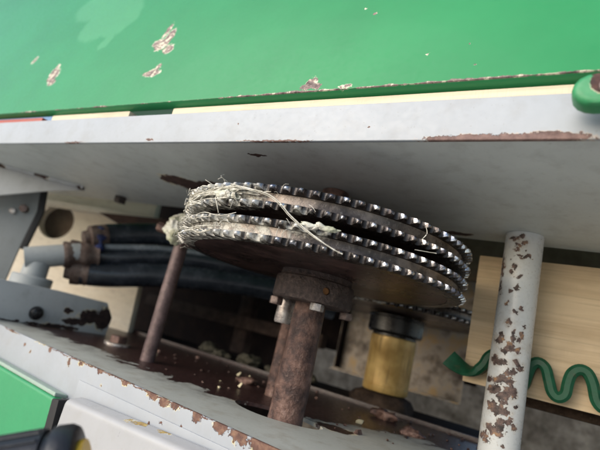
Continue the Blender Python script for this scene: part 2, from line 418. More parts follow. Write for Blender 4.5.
b = lathe('spacer_sleeve', [(0, .0285), (.0100, .0285), (.0104, .026), (.0104, .004), (.0095, .002), (0, .002)], (-.2900, .4505, 0), BRIGHT, hub, so, seg=28, wob=.0004)

# ------------------------------------------------------------------ rear drive: second shaft, sprocket, black nut, brass bush
ro = (AX2.x, AX2.y, ZL)
DARK0 = rusty('crusted_foot', [(.3, (.010, .007, .006)), (.5, (.035, .024, .018)), (.7, (.08, .055, .04)), (.9, (.16, .12, .09))], 60, .85, 0, .003, spec=.1)
BLACK = rusty('black_oily_collar', [(.3, (.006, .006, .007)), (.5, (.014, .014, .015)), (.7, (.03, .03, .032)), (.9, (.09, .09, .09))], 40, .3, .2, .0006, spec=.6)
k = Mat('brass')
b1 = k.noise(30, 5); vx = k.noise(1, 4, .6, k.vm('MULTIPLY', k.co, (140, 140, 12)))
bc = k.mix(k.rng(b1, .35, .65), (.36, .22, .06), (.62, .43, .16)); bc = k.mix(k.rng(vx, .52, .75, 0, .7), bc, (.09, .055, .02))
BRASS = k.done(bc, k.rng(vx, .3, .7, .3, .5), .25, vx, .0006, .5)
rear = empty('rear_sprocket_shaft', ro, 'rear double-row sprocket with black collar above a brass coloured bush', 'sprocket')
sprocket(rear, AX2, .0636, .0776, .2, ro, .02)
lathe('collar', [(0, .0575), (.046, .0575), (.048, .056), (.048, .0535), (.0455, .052), (.0455, .030), (.043, .0265), (.036, .0255), (.036, .022), (0, .022)], AX2, BLACK, rear, ro, seg=48)
lathe('bush', [(0, .0235), (.0350, .0235), (.0375, .021), (.0378, .0), (.0372, -.001), (.0372, -.052), (.0362, -.0525), (.0362, -.055), (.0375, -.056), (.0372, -.0635), (.0355, -.066), (0, -.066)],
      AX2, BRASS, rear, ro, seg=56)
lathe('flange_foot', [(0, -.0665), (.030, -.0665), (.045, -.072), (.05, -.08), (.05, -.0903), (0, -.0903)], AX2 + Vector((-.002, .0, 0)), DARK0, rear, ro, seg=40, wob=.006, wf=50)
lathe('shaft', [(0, .1588), (.014, .1588), (.014, .0600), (0, .0600)], AX2, SHAFT, rear, ro, seg=24)
# bushing support ledge under the rear shaft
DARK = rusty('dark_back_shade_rust', [(.3, (.004, .003, .003)), (.5, (.009, .006, .006)), (.68, (.02, .014, .012)), (.88, (.05, .035, .03))], 26, .85, 0, .002, spec=.06)  # rust toned near black to stand for deep shade
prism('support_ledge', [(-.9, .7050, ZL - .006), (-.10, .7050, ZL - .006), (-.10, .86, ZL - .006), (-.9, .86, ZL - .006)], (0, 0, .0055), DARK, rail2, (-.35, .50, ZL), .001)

# ------------------------------------------------------------------ second thin shaft behind the main one
bo = (-.3300, .530, ZL)
tag(place(lathe('rear_spindle', [(0, -.0905), (.0110, -.0905), (.0112, -.03), (.0105, .02), (.0105, .058), (0, .058)], (-.33, .53, 0), SHAFT, None, bo, seg=24, wob=.0006), bo),
    'slim rusty spindle half hidden behind the main sprocket shaft', 'spindle')

# ------------------------------------------------------------------ round bar posts
po = (-.0621, .5535, ZL)
ch = [((-.0621 + x, .5335 + abs(x) * .3, z), r) for x, z, r in
      ((-.006, .150, (.006, .01, .004)), (-.002, .142, (.006, .01, .0035)), (.004, .131, (.006, .01, .004)), (-.004, .118, .0035), (-.008, .112, .003), (.003, .108, .003),
       (.000, .096, .0035), (-.006, .092, .0032), (-.018, .120, (.003, .01, .018)), (-.018, .095, (.003, .01, .008)), (.001, .070, .0035), (.007, .075, .003), (-.003, .058, .004),
       (-.004, .040, (.008, .01, .007)), (.006, .043, (.005, .01, .006)), (-.001, .028, (.007, .01, .005)), (.008, .031, .004), (-.006, .010, (.009, .01, .008)), (.006, .012, (.007, .01, .006)),
       (.000, -.004, (.010, .01, .005)), (-.005, -.016, (.010, .01, .006)), (.007, -.012, (.006, .01, .008)), (-.003, -.030, (.009, .01, .008)), (.004, -.036, (.006, .01, .006)),
       (-.002, -.050, (.008, .01, .007)), (-.016, -.004, .0045), (-.014, -.06, .005), (.013, -.025, .003), (.013, -.045, .0035), (.012, .055, .0022), (-.008, .078, .0025))]
rnd = random.Random(11); ch2 = []
for c, r in ch:
    rx, rz = (r, r) if not hasattr(r, '__len__') else (r[0], r[2])
    if max(rx, rz) > .0045 and min(rx, rz) > .0033:
        for _ in range(5): ch2.append(((c[0] + rnd.uniform(-.9, .9) * rx, c[1], c[2] + rnd.uniform(-1, 1) * rz), (rx * rnd.uniform(.3, .65), .01, rz * rnd.uniform(.35, .75))))
    else: ch2.append((c, (rx * .85, .01, rz * .85)))
for _ in range(34): ch2.append(((po[0] + rnd.uniform(-.017, .015), .5345, rnd.uniform(-.08, .15)), rnd.uniform(.0006, .0016)))
ch = ch2
POST = painted('post_paint', (.53, .55, .55), po, ch, 130, .0060, rag=2.0, halo=.5, primer=(.58, .57, .53), rough=.30, dirt=.7, grime=(.26, .2, .13), speck=.055,
               rust=[(.36, (.02, .015, .015)), (.47, (.075, .05, .043)), (.56, (.15, .10, .085)), (.68, (.36, .20, .09))])
post = lathe('post', [(0, ZL + .0003)] + [(.0199, ZL + .0003 + i * (ZU - ZL - .0006) / 12) for i in range(13)] + [(0, ZU - .0003)], (po[0], po[1], 0), POST, None, po, seg=48, wob=.0003)
tag(place(post, po), 'thick round grey post with rust chips in front of the wooden plank', 'post')
to = (-.5046, .4668, ZL)
tr = empty('thin_post', to, 'thin rusty brown rod standing left of the sprockets, twine on its tip', 'rod')
THIN = rusty('thin_rod_rust', [(.3, (.035, .022, .022)), (.5, (.10, .066, .064)), (.66, (.16, .11, .105)), (.85, (.32, .25, .24))], 90, .5, .25, .0012, spec=.5)
lathe('rod', [(0, ZL)] + [(.0102, ZL + i * .0165) for i in range(11)] + [(.0090, .0905), (0, .0905)], (to[0], to[1], 0), THIN, tr, to, seg=28, wob=.0005, wf=60)
hexhead('nut', (to[0] - .013, to[1] - .022, .094), .0075, .016, (-.8, -.35, .1), SHAFT, tr, to, .2)

# ------------------------------------------------------------------ twine and grease
k = Mat('twine'); tn = k.noise(300, 4); tb = k.noise(60, 3)
tc = k.mix(k.rng(tn, .35, .65), (.42, .40, .33), (.72, .70, .62)); tc = k.mix(k.rng(tb, .5, .7, 0, .6), tc, (.28, .25, .18))
TW = k.done(tc, .6, 0, tn, .0006, .4)
k = Mat('grease'); tn = k.noise(120, 5); tb = k.noise(45, 3)
tc = k.mix(k.rng(tb, .35, .6), (.42, .43, .28), (.74, .73, .66)); tc = k.mix(k.rng(tn, .48, .66, 0, .8), tc, (.20, .17, .12))
GR = k.done(tc, .38, 0, tn, .0020, .5)
def rimpt(a, r, z): return Vector((AX.x + r * math.cos(R(a)), AX.y + r * math.sin(R(a)), z))
tw0 = rimpt(-95, .16, .09)
tw = empty('twine', tw0, 'pale frayed twine wound round the left side of the sprocket teeth', 'twine')
def strand(pts, r, n=5): return tube('strand', pts, r, TW, tw, tw0, 6, n, .4)
random.seed(21)
for i in range(12):                                  # in the upper groove
    a0 = random.uniform(-165, -120); a1 = random.uniform(-98, -78); z = random.uniform(.0945, .1035)
    strand([rimpt(a0 + (a1 - a0) * t / 6, .1495 + random.uniform(0, .006), z + random.uniform(-.0018, .0018)) for t in range(7)], random.uniform(.0004, .0009), 4)
for i in range(16):                                  # fraying over the left rim
    a0 = random.uniform(-168, -120); a1 = a0 + random.uniform(12, 45); z = random.choice((.0636, .0700, .0776, .0918, .1066)) + random.uniform(-.003, .003)
    strand([rimpt(a0 + (a1 - a0) * t / 5, .1562 + random.uniform(-.0008, .0016), z + random.uniform(-.002, .002)) for t in range(6)], random.uniform(.0003, .0007), 4)
strand([(-.262, .2770, .1050), (-.2403, .2770, .1015), (-.2222, .2800, .0985), (-.2112, .2825, .0930), (-.199, .2870, .0830), (-.1795, .2905, .0715), (-.1642, .2960, .0640), (-.155, .300, .0610)], .0005, 6)
strand([(-.262, .2775, .1040), (-.2403, .2775, .1005), (-.2232, .2805, .0975), (-.2122, .2830, .0920), (-.200, .2875, .0822), (-.1805, .2910, .0709), (-.168, .2960, .0655)], .0003, 6)
strand([rimpt(-101, .157, .0935), rimpt(-98.5, .158, .086), rimpt(-97, .1575, .079)], .0005)
strand([rimpt(-30, .1565, .1040), rimpt(-30, .1590, .098), rimpt(-31, .1575, .0925)], .0003)
strand([rimpt(-24, .157, .0860), rimpt(-27, .154, .085), rimpt(-31, .151, .0838)], .0004)
for i in range(18):                                  # fuzz reaching to the rod tip
    p0 = rimpt(random.uniform(-172, -140), .157, random.uniform(.062, .10)); p1 = Vector((-.500 + random.uniform(-.012, .010), .462 + random.uniform(-.016, .004), random.uniform(.080, .112)))
    m = (p0 + p1) / 2 + Vector((random.uniform(-.01, .01), random.uniform(-.01, .01), random.uniform(-.008, .008)))
    strand([p0, m, p1], random.uniform(.0004, .0010))
fz = bmesh.new()
for i in range(70):
    a = random.uniform(-165, -88) if i % 9 else random.uniform(-88, -62); z = random.choice((.0636, .0705, .0776, .0918, .099, .1066)) + random.uniform(-.004, .004)
    p = rimpt(a, .1555 + random.uniform(-.003, .002), z); da = random.uniform(-5, 5); l = random.uniform(.2, .7)
    q1 = rimpt(a + da * l, .1575 + random.uniform(0, .003), z + random.uniform(-.004, .004)); q2 = rimpt(a + da * 2 * l, .1565 + random.uniform(-.002, .005), z + random.uniform(-.006, .006))
    tube_bm(smooth_path([p, q1, q2], 3), random.uniform(.00012, .00030), 4, fz)
shift(fz, tw0); fo_ = link('fuzz', finish(fz, 'fuzz', 60), TW, tw); fo_['kind'] = 'stuff'
gl0 = Vector((-.4840, .4330, .0945))
go = lump('grease_clump', gl0, (.017, .017, .018), GR, None, gl0, amp=.75, freq=55, sub=5, seed=3)
tag(place(go, gl0), 'dirty white clump of grease and fibre on the tip of the thin rod', 'grease')
for a, z, rr, sd, lab in ((-62.5, .0792, (.0150, .0016, .0024), 5, 'pale greenish grease lump pressed on the third tooth row near the string'),
                          (-96, .0965, (.0150, .0030, .0036), 9, 'pale grease smear under the wound twine in the upper sprocket groove')):
    c = rimpt(a, .1555, z); bm = lump_bm((0, 0, 0), rr, .8, 190, 5, sd)
    bmesh.ops.rotate(bm, verts=bm.verts, cent=(0, 0, 0), matrix=Matrix.Rotation(R(a + 90), 3, 'Z') @ Matrix.Rotation(R(0), 3, 'Y'))
    tag(place(link('grease_lump', finish(bm, 'grease_lump', 180), GR), c), lab, 'grease')

# ------------------------------------------------------------------ bolt, debris on the lower rail
bo = (-.6216, .5043, ZL)
bt = empty('hex_bolt', bo, 'rusty hex bolt on a bright washer on the lower rail left of the thin rod', 'bolt')
lathe('washer', [(0, 0.0002), (.021, .0002), (.021, .0032), (0, .0032)], bo, BRIGHT, bt, bo, seg=32)
hexhead('head', (bo[0], bo[1], ZL + .0034), .0150, .0115, (0, 0, 1), SHAFT, bt, bo, .35)
random.seed(5)
bm = bmesh.new(); FL = []
for i in range(95):
    x = random.uniform(-.60, -.06); y = random.uniform(.44, .695); y = max(y, .45 if x < -.3 else .47)
    if math.hypot(x - AX.x, (y - AX.y)) < .045 or math.hypot(x - to[0], y - to[1]) < .02: continue
    if (Vector((x, y, 0)) - Vector((-.33, .53, 0))).length < .02 : continue
    s = random.uniform(.0010, .0032) * (1.7 if random.random() < .10 else 1)
    m = Matrix.Translation((x, y, ZL + s * .45)) @ Matrix.Rotation(random.uniform(0, 6), 4, 'Z') @ Matrix.Rotation(random.uniform(-.4, .4), 4, 'X') @ Matrix.Diagonal((1, random.uniform(.5, 1), random.uniform(.35, .8), 1))
    r = bmesh.ops.create_icosphere(bm, subdivisions=1, radius=s, matrix=m)
    for v in r['verts']: v.co += Vector((random.uniform(-1, 1), random.uniform(-1, 1), random.uniform(-.3, .6))) * s * .3
    mi = 0 if random.random() < .93 else 1
    for f in {f for v in r['verts'] for f in v.link_faces}: f.material_index = mi
k = Mat('chaff'); CHAFF = k.done((.52, .46, .30), .7)
dbo = Vector((-.33, .55, ZL)); shift(bm, dbo)
db = link('debris', finish(bm, 'debris', 60), [SHAFT, CHAFF]); db.location = dbo; db['kind'] = 'stuff'
tag(db, 'rust flakes and pale chaff scattered on the rusty top of the lower rail', 'debris')
for i, (c, rr, lab) in enumerate((((-.215, .640, ZL + .005), (.018, .012, .008), 'crusty lump of rust on the lower rail in front of the brass bush'),
                                  ((-.160, .585, ZL + .003), (.014, .009, .006), 'small rust crust on the lower rail nearest the round grey post'),
                                  ((-.395, .560, ZL + .003), (.016, .010, .006), 'flat rust crust on the lower rail left of the main shaft'))):
    tag(place(lump('rust_crust', c, rr, SHAFT, None, c, amp=.7, freq=70, sub=4, seed=i + 2), c), lab, 'rust')
for c, ax, l, lab in (((-.435, .585, ZL + .002), (.5, .3, .8), .012, 'leftmost pale chip of wood on the dark rust behind the thin rod'), ((-.40, .565, ZL + .002), (.1, .2, 1), .014, 'pale wood splinter standing on the rust left of the main shaft'),
                      ((-.365, .50, ZL + .002), (.3, .3, .9), .011, 'pale husk on the rust close to the main shaft slot')):
    c = Vector(c); ax = Vector(ax).normalized(); l *= .55; s_ = Vector((0, 1, 0)).cross(ax).normalized() * .0022
    t = Vector((0, .0014, 0))
    o = prism('splinter', [c - s_, c + s_, c + s_ * .8 + ax * l, c - s_ * .3 + ax * l * 1.1], t, CHAFF, None, c, .0003, 1)
    tag(place(o, c), lab, 'wood chip')

# ------------------------------------------------------------------ wooden plank at right and the wavy strip
wo = (.15, .62, -.0145)
PINE = wood('sawn_pine', (.68, .54, .36), (.53, .40, .25), 1.0, 0)
pk = prism('plank', [(-.1160, .6000, -.0145), (.6, .6000, -.0145), (.6, .6420, -.0145), (-.1160, .6420, -.0145)], (-.0005, 0, .1575), PINE, None, wo, .0015)
tag(place(pk, wo), 'sawn pine plank on edge behind the round grey post', 'plank')
k = Mat('green_strip'); gn = k.noise(90, 4)
GS = k.done(k.mix(k.rng(k.noise(130, 5, .7), .58, .72, 0, .7), k.mix(k.rng(gn, .35, .7), (.007, .055, .026), (.015, .095, .048)), (.07, .06, .035)), k.rng(gn, .3, .7, .4, .6), 0, gn, .0005, .3)
STRIP = [(-.1308, .0085), (-.1199, .0013), (-.1091, -.0029), (-.0992, -.0006), (-.0916, .0093), (-.0876, .0205), (-.0808, .0267), (-.0728, .0228), (-.067, .0096), (-.0622, -.0047),
         (-.0544, -.0102), (-.0482, -.0032), (-.0456, .0104), (-.0428, .022), (-.0365, .0279), (-.0292, .0231), (-.025, .0092), (-.0208, -.0044), (-.0148, -.009), (-.0088, -.0032),
         (-.0073, .0106), (-.0046, .0228), (.0021, .0296), (.0095, .0273), (.0148, .0153), (.0187, -.0017), (.0251, -.0088), (.0304, .0005), (.0329, .014), (.037, .029), (.0434, .0346), (.0503, .0284)]
path = smooth_path([(x, .585, .009 + (z - .009) * .86) for x, z in STRIP], 4)
bm = bmesh.new(); rings = []
for i, p in enumerate(path):
    t = (path[min(i + 1, len(path) - 1)] - path[max(i - 1, 0)]).normalized()
    sN = Vector((-t.z, 0, t.x))                                 # in the plank's plane
    tw_ = max(0, 1 - i / 13) ** .8                              # the loose end is twisted flat
    ca, sa = math.cos(tw_ * 1.25), math.sin(tw_ * 1.25)
    wd = Vector((0, 1, 0)) * ca + sN * sa; nd = sN * ca - Vector((0, 1, 0)) * sa
    hw = .0105; ht = .0056
    c = p - Vector((0, .006, 0)) * tw_
    rings.append([bm.verts.new(c + wd * a * hw + nd * b * ht * (1 - .75 * min(1, tw_ * 1.5))) for a, b in ((-1, -.45), (-.72, -1), (.72, -1), (1, -.45), (1, .45), (.72, 1), (-.72, 1), (-1, .45))])
for A, B in zip(rings, rings[1:]):
    for j in range(8): bm.faces.new((A[j], A[(j + 1) % 8], B[(j + 1) % 8], B[j]))
bm.faces.new(rings[0]); bm.faces.new(rings[-1][::-1])
sg = Vector((-.03, .5975, .0)); shift(bm, sg)
tag(place(link('wavy_strip', finish(bm, 'wavy_strip', 40), GS), sg), 'dark green wavy strip on the plank face, its loose end twisted flat', 'strip')

# ------------------------------------------------------------------ machine back: stained plate, dark panel added for shade
STAIN = rusty('stained_back_plate', [(.38, (.06, .045, .036)), (.46, (.20, .165, .135)), (.54, (.38, .33, .28)), (.64, (.46, .32, .17))], 24, .6, 0, .0015, fine=120)
bp = (-.30, .955, -.066)
pb = empty('back_plate', bp, 'stained grey steel plate standing behind the brass bush', 'plate')
prism('sheet', [(-.4550, .950, -.066), (-.1810, .950, -.066), (-.1810, .950, .30), (-.4550, .950, .30)], (0, .004, 0), STAIN, pb, bp, .001)
prism('foot_flange', [(-.4550, .9495, -.066), (-.1810, .9495, -.066), (-.1810, .932, -.066), (-.4550, .932, -.066)], (0, 0, .003), STAIN, pb, bp, .0008)
prism('rib', [(-.4440, .9495, -.060), (-.4390, .9495, -.060), (-.4390, .9495, .2), (-.4440, .9495, .2)], (0, -.02, 0), DARK, pb, bp, .0008)
rp = (-.45, 1.02, -.3)
pn = prism('shade_backdrop', [(-2.2, 1.02, -.30), (-.62, 1.02, -.30), (-.62, 1.02, -.03), (-.17, 1.02, -.03), (-.17, 1.02, .60), (-2.2, 1.02, .60)], (0, .01, 0), DARK, None, rp)  # dark sheet added to stop light leaks and read as deep shade
tag(place(pn, rp), 'dark panel added at the back of the machine for deep shade', 'backdrop')
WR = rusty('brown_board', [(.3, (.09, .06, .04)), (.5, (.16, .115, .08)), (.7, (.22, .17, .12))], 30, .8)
bd = (-.1, .80, .15)
tag(place(prism('rear_board', [(-.35, .80, .145), (.7, .80, .145), (.7, .80, .34), (-.35, .80, .34)], (0, .018, 0), WR, None, bd, .001), bd), 'brown shaded board above and behind the pine plank', 'board')

# ------------------------------------------------------------------ far left: plywood board with a hole, batten, hoses
PLY = wood('pale_plywood', (.86, .79, .66), (.80, .71, .57), .35, 0, .7)
BU = Vector((.952, .305, 0)); BN = Vector((-.305, .952, 0))
po_ = Vector((-1.08, .60, -.12))
def bpt(u, z, dpt=0): return Vector((-1.08, .60, 0)) + BU * u + BN * dpt + Vector((0, 0, z))
ply = prism('plywood_board', [bpt(-.32, -.12), bpt(.275, -.12), bpt(.245, .215), bpt(-.32, .215)], BN * .018, PLY, None, po_, .0008)
hole = [(bpt(-.006, .113, -.05) + (BU * (.050 * math.cos(2 * math.pi * i / 40)) + Vector((0, 0, .042 * math.sin(2 * math.pi * i / 40))))) - po_ for i in range(40)]
cut(ply, prism_bm(hole, BN * .1))
tag(place(ply, po_), 'pale plywood board with a round dark hole at the far left', 'board')
tag(place(prism('hole_backing', [bpt(-.10, .02, .05), bpt(.10, .02, .05), bpt(.10, .2, .05), bpt(-.10, .2, .05)], BN * .01, WR, None, bpt(0, .02, .05)), bpt(0, .02, .05)),  # sheet added so the hole reads dark inside
    'dark brown sheet added behind the round plywood hole for its dark inside', 'board')
b2 = bpt(-.06, .13, -.014)
tag(place(prism('batten', [bpt(-.062, .160, -.014), bpt(-.056, .1440, -.014), bpt(.175, .1520, -.014), bpt(.33, .1500, -.014), bpt(.33, .166, -.014), bpt(.12, .1655, -.014)], BN * .011, PLY, None, b2, .0012), b2),
    'pale thin batten across the plywood above the hole', 'batten')
RB = rusty('rust_bar', [(.3, (.04, .022, .018)), (.5, (.09, .05, .04)), (.8, (.16, .10, .075))], 40, .8)
b3 = bpt(.13, .135, -.03)
tag(place(prism('rust_bar', [bpt(.125, .150, -.03), bpt(.33, .166, -.03), bpt(.33, .128, -.03), bpt(.20, .128, -.03)], BN * .014, RB, None, b3, .001), b3), 'rusty brown bar end beneath the batten left of the twine', 'bar')
# gusset and panel of the side bracket
go_ = (-.90, .36, .0)
GUS = painted('gusset_paint', (.52, .535, .54), go_, [((-.8474, .418, .158), (.012, .02, .003)), ((-.90, .366, .157), (.01, .02, .003)), ((-.80, .463, .157), (.006, .01, .004))], 120, .004, dirt=.4)
gu = empty('side_bracket', go_, 'side bracket, its panel toned dark for shade, with a pale pointed gusset under the upper rail at far left', 'bracket')
GUS_P = [(-.9793, .291, .1595), (-.9031, .3643, .1595), (-.8474, .418, .1595), (-.7974, .466, .1595), (-.796, .4674, .1545), (-.8409, .4242, .1338), (-.8895, .3774, .1058), (-.9607, .3087, .0632)]
prism('gusset', GUS_P, (-.0040, .0042, 0), GUS, gu, go_, .0008)
weld = [(Vector((-.955, .314, .1585)).lerp(Vector((-.797, .4655, .1585)), i / 26)) + Vector((.0026, -.0026, 0)) for i in range(27)]
tube('weld_bead', weld, [.0028 + random.uniform(-.001, .0012) for _ in weld], GUS, gu, go_, 8, 0)
SHADE = painted('side_panel_shade_paint', (.22, .235, .235), go_, [((-.8966, .4294, .0973), (.006, .02, .006))], 80, .005, dirt=.5)  # panel coloured darker than the gusset to stand for shade
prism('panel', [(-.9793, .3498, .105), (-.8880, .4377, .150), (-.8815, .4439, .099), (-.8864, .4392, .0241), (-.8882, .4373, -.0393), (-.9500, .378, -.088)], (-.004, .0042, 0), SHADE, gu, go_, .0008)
RUB_GAP = Mat('black_rubber_gap').done((.012, .012, .013), .7)  # also colours the strip that stands for a dark gap
prism('edge_seal', [(-.8878, .4379, .152), (-.8800, .4453, .152), (-.8735, .4516, .099), (-.8784, .4468, .0241), (-.8866, .4390, .0241), (-.8813, .4441, .099)], (-.006, .0062, 0), RUB_GAP, gu, go_, .001)
hexhead('bolt', (-.8955, .4275, .0973), .008, .007, (.69, -.72, 0), BOLTM, gu, go_, .2)
hexhead('bolt', (-.9075, .4160, .0880), .006, .004, (.69, -.72, 0), BRIGHT, gu, go_, .5)
# lower side bracket
ko = (-.735, .43, ZL)
BRK = painted('bracket_paint', (.45, .47, .465), ko, [((-.7286, .492, -.0758), (.02, .022, .006)), ((-.731, .4744, -.0595), (.02, .008, .005)), ((-.7254, .5147, -.0634), (.02, .02, .012)),
      ((-.7312, .4725, -.087), (.02, .03, .004)), ((-.7239, .54, -.0617), (.02, .016, .02)), ((-.7359, .4386, -.0893), (.02, .03, .002)), ((-.7425, .3908, -.089), (.02, .02, .002))],
      90, .006, dirt=.6, rust=[(.3, (.010, .006, .006)), (.5, (.03, .016, .014)), (.75, (.07, .04, .034))])
bk = empty('corner_bracket', ko, 'grey upright bracket plate with one dark round bolt on the lower rail at far left', 'bracket')
BRK_P = [(-.765, .235, -.0903), (-.744, .3801, -.0903), (-.736, .4381, -.0903), (-.7276, .4987, -.0903), (-.7200, .5540, -.0903), (-.7198, .5552, -.0585), (-.7221, .5387, -.0339), (-.7342, .4508, -.0304), (-.7468, .3601, -.0311), (-.765, .235, -.0340)]
prism('upright', BRK_P, (-.005, .0007, 0), BRK, bk, ko, .0008)
lathe('bolt_head', [(0, .009), (.004, .0088), (.0085, .007), (.0108, .003), (.0110, 0), (0, 0)], (-.7374, .4264, -.0717), BLACK, bk, ko, (.99, -.135, 0), 24)
# pipe elbow, sleeve, blue tape and hoses
pi_ = (-.835, .452, -.09)
PGREY = painted('pipe_paint', (.33, .36, .37), pi_, [((-.822, .478, .030), (.006, .01, .012))], 80, .004, dirt=.5)
pe = empty('pipe_elbow', pi_, 'short grey pipe elbow rising from a flange at far left', 'pipe')
tube('barrel', [(-.8440, .4330, .0085), (-.820, .4790, .0285), (-.806, .5095, .0415)], .0200, PGREY, pe, pi_, 28, 6)
lathe('pipe_flange', [(0, -.0900), (.034, -.0900), (.034, -.0205), (.032, -.0180), (.0215, -.0175), (.0205, .006), (.016, .010), (0, .010)], (-.834, .4539, 0), PGREY, pe, pi_, seg=36)
RSL = rusty('sleeve_rust', [(.3, (.03, .018, .016)), (.5, (.09, .06, .05)), (.66, (.18, .14, .12)), (.85, (.34, .32, .31))], 50, .7)
sl = tube('rust_sleeve', [(-.817, .484, .030), (-.8055, .5105, .0400), (-.795, .536, .0480)], [.0212 + .0022 * math.sin(i * 1.1) for i in range(13)], RSL, pe, pi_, 24, 6, .12)
ho = (-.75, .60, .0)
HOSE = rusty('hose_rubber', [(.3, (.010, .013, .019)), (.5, (.022, .028, .038)), (.7, (.05, .06, .078)), (.9, (.13, .15, .18))], 30, .25, 0, .0005, spec=.6)
hg = 'dark hoses running behind the thin rod'
for pts, r, lab in (([(-.8100, .5300, .0800), (-.7965, .5708, .0985), (-.7333, .6672, .1285), (-.602, .8258, .129), (-.50, .925, .125)], .0225, 'dark hose, uppermost of the bundle behind the thin rod'),
                    ([(-.8307, .5108, .0480), (-.7899, .5608, .0500), (-.7161, .6609, .0841), (-.5875, .7951, .1005), (-.48, .90, .098)], .0165, 'middle dark hose of the bundle, with the brightest sheen'),
                    ([(-.8143, .5204, .0085), (-.7822, .5645, .0156), (-.7052, .6618, .0455), (-.5749, .8002, .0669), (-.46, .905, .060)], .0240, 'lowest dark hose of the bundle behind the thin rod')):
    ho_ = tag(place(tube('hose', pts, r, HOSE, None, pts[0], 24, 8), pts[0]), lab, 'hose', hg)
    dv = (Vector(pts[1]) - Vector(pts[0])).normalized()
    lathe('coupling', [(0, -.022), (r * .62, -.022), (r * .70, -.012), (r * 1.03, -.010), (r * 1.05, .004), (r * 1.01, .006), (r * 1.01, .012), (r * 1.04, .014), (r * 1.03, .020), (0, .020)], pts[0], RSL, ho_, pts[0], dv, 24, .0012)
pts = [(-.8080, .5150, .0560), (-.7800, .5560, .0700), (-.7150, .6450, .0960), (-.600, .7800, .1150), (-.50, .89, .115)]
LB = rusty('blue_grey_sheen', [(.3, (.07, .085, .105)), (.5, (.15, .18, .21)), (.8, (.30, .34, .38))], 40, .25, 0, .0004, spec=.6)  # pale colour stands for the light-blue reflection along the hoses
tag(place(tube('sheen_tube', pts, .0062, LB, None, pts[0], 16, 8), pts[0]), 'thin pale tube added as blue sheen between the upper and middle dark hoses', 'pipe')
k = Mat('blue_tape'); bn = k.noise(80, 4)
BT = k.done(k.mix(k.rng(bn, .4, .65), (.012, .02, .07), (.05, .07, .20)), .4, 0, bn, .002, .5)
bo_ = (-.802, .535, .05)
tag(place(tube('blue_wrap', [(-.800, .530, .098), (-.790, .528, .080), (-.786, .530, .058), (-.795, .528, .034)], [.006 + .004 * math.sin(i * 1.3) for i in range(19)], BT, None, bo_, 12, 6, .5), bo_),
    'crumpled dark blue tape round the start of the hoses', 'tape')

# ------------------------------------------------------------------ green hood above
E0 = Vector((-.7614, .2832, .2013)); HE = Vector((.99937, .03534, .00118)); HU = Vector((-.0099, .2472, .9689)); HN = Vector((.0339, -.9683, .2474))
hoo = (-.36, .30, .2015)
def hp(x, h, dpt=0): return E0 + HE * x + HU * h - HN * dpt
def hb(x, h, rx, rh): return (hp(x, h), (rx, .03, rh))
HC = [hb(.266, .143, .0040, .014), hb(.279, .127, .0075, .016), hb(.273, .114, .013, .011), hb(.292, .103, .009, .008), hb(.262, .119, .007, .006),
      hb(.292, .0595, .013, .006), hb(.297, .068, .004, .008), hb(.284, .0585, .008, .003), hb(.0599, .081, .011, .014), hb(.052, .094, .005, .012), hb(.0702, .066, .008, .008),
      hb(-.04, .130, .004, .008), hb(.535, .019, .0055, .0055), hb(.5315, .0125, .0085, .004), hb(.5424, .0125, .006, .0042), hb(.572, .0095, .006, .0024),
      hb(.5732, .1068, .0016, .0022), hb(.6368, .0408, .0013, .0013), hb(.6697, .0487, .0010, .001), hb(.5586, .118, .0011, .0016), hb(.6779, .0222, .0010, .001),
      ]
def hood_edge(k):
    h = k.vm('DOT_PRODUCT', k.vm('SUBTRACT', k.co, tuple(E0 - Vector(hoo))), tuple(HU))
    x = k.xyz(k.co)[0]
    on = k.rng(k.math('ADD', k.noise(14, 4, .7), k.rng(x, -.2, .25, -.02, .10)), .50, .62)
    wdt = k.math('MULTIPLY', on, k.rng(k.noise(160, 3), .35, .65, .0003, .0022))
    dp = k.vm('DOT_PRODUCT', k.vm('SUBTRACT', k.co, tuple(E0 - Vector(hoo))), tuple(HN))
    return k.math('MULTIPLY', k.rng(k.math('SUBTRACT', k.math('ABSOLUTE', k.math('SUBTRACT', h, .0070)), wdt), .0002, -.0003), k.rng(dp, -.0016, -.0012))
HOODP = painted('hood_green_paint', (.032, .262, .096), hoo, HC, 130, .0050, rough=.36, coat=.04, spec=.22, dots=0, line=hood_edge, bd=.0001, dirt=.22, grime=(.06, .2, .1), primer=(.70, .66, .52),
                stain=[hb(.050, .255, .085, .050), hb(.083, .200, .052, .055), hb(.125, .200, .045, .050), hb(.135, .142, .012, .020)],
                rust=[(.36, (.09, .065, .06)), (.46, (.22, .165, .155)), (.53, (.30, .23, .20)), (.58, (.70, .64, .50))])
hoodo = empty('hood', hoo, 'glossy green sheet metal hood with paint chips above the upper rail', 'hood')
prism('front_panel', [hp(-1.0, .0068), hp(-1.0, .46), hp(-1.0, .46, .004), hp(-1.0, .0090, .004), hp(-1.0, .0085, .0115), hp(-1.0, .0060, .0115)], HE * 2.4, HOODP, hoodo, hoo, .0010, 2)
t0 = hp(-1.0, .4605); t1 = hp(1.4, .4605)
prism('roof_blocker', [t0, t1, t1 + Vector((0, .72, .02)), t0 + Vector((0, .72, .02))], (0, 0, .006), HOODP, hoodo, hoo, .001)  # unseen roof added to keep sky light out of the cavity
to_ = Vector((-.0050, .3000, .178))
TABM = painted('tab_green_paint', (.035, .26, .10), to_, [(to_ + Vector((.004, -.012, .006)), (.006, .012, .008)), (to_ + Vector((.011, -.012, -.004)), (.005, .012, .009))], 150, .004, dirt=.6)
tb = empty('hood_catch', to_, 'small rounded green catch with worn bolt at the right end of the hood edge', 'catch')
tp = [Vector((-.0125 + .0, .3075, .1820)), ]
tp = []
for i in range(9):
    a = math.pi / 2 + math.pi * i / 8
    tp.append(Vector((-.0040 + .0125 * math.cos(a), .2860, .1800 + .0110 * math.sin(a))))
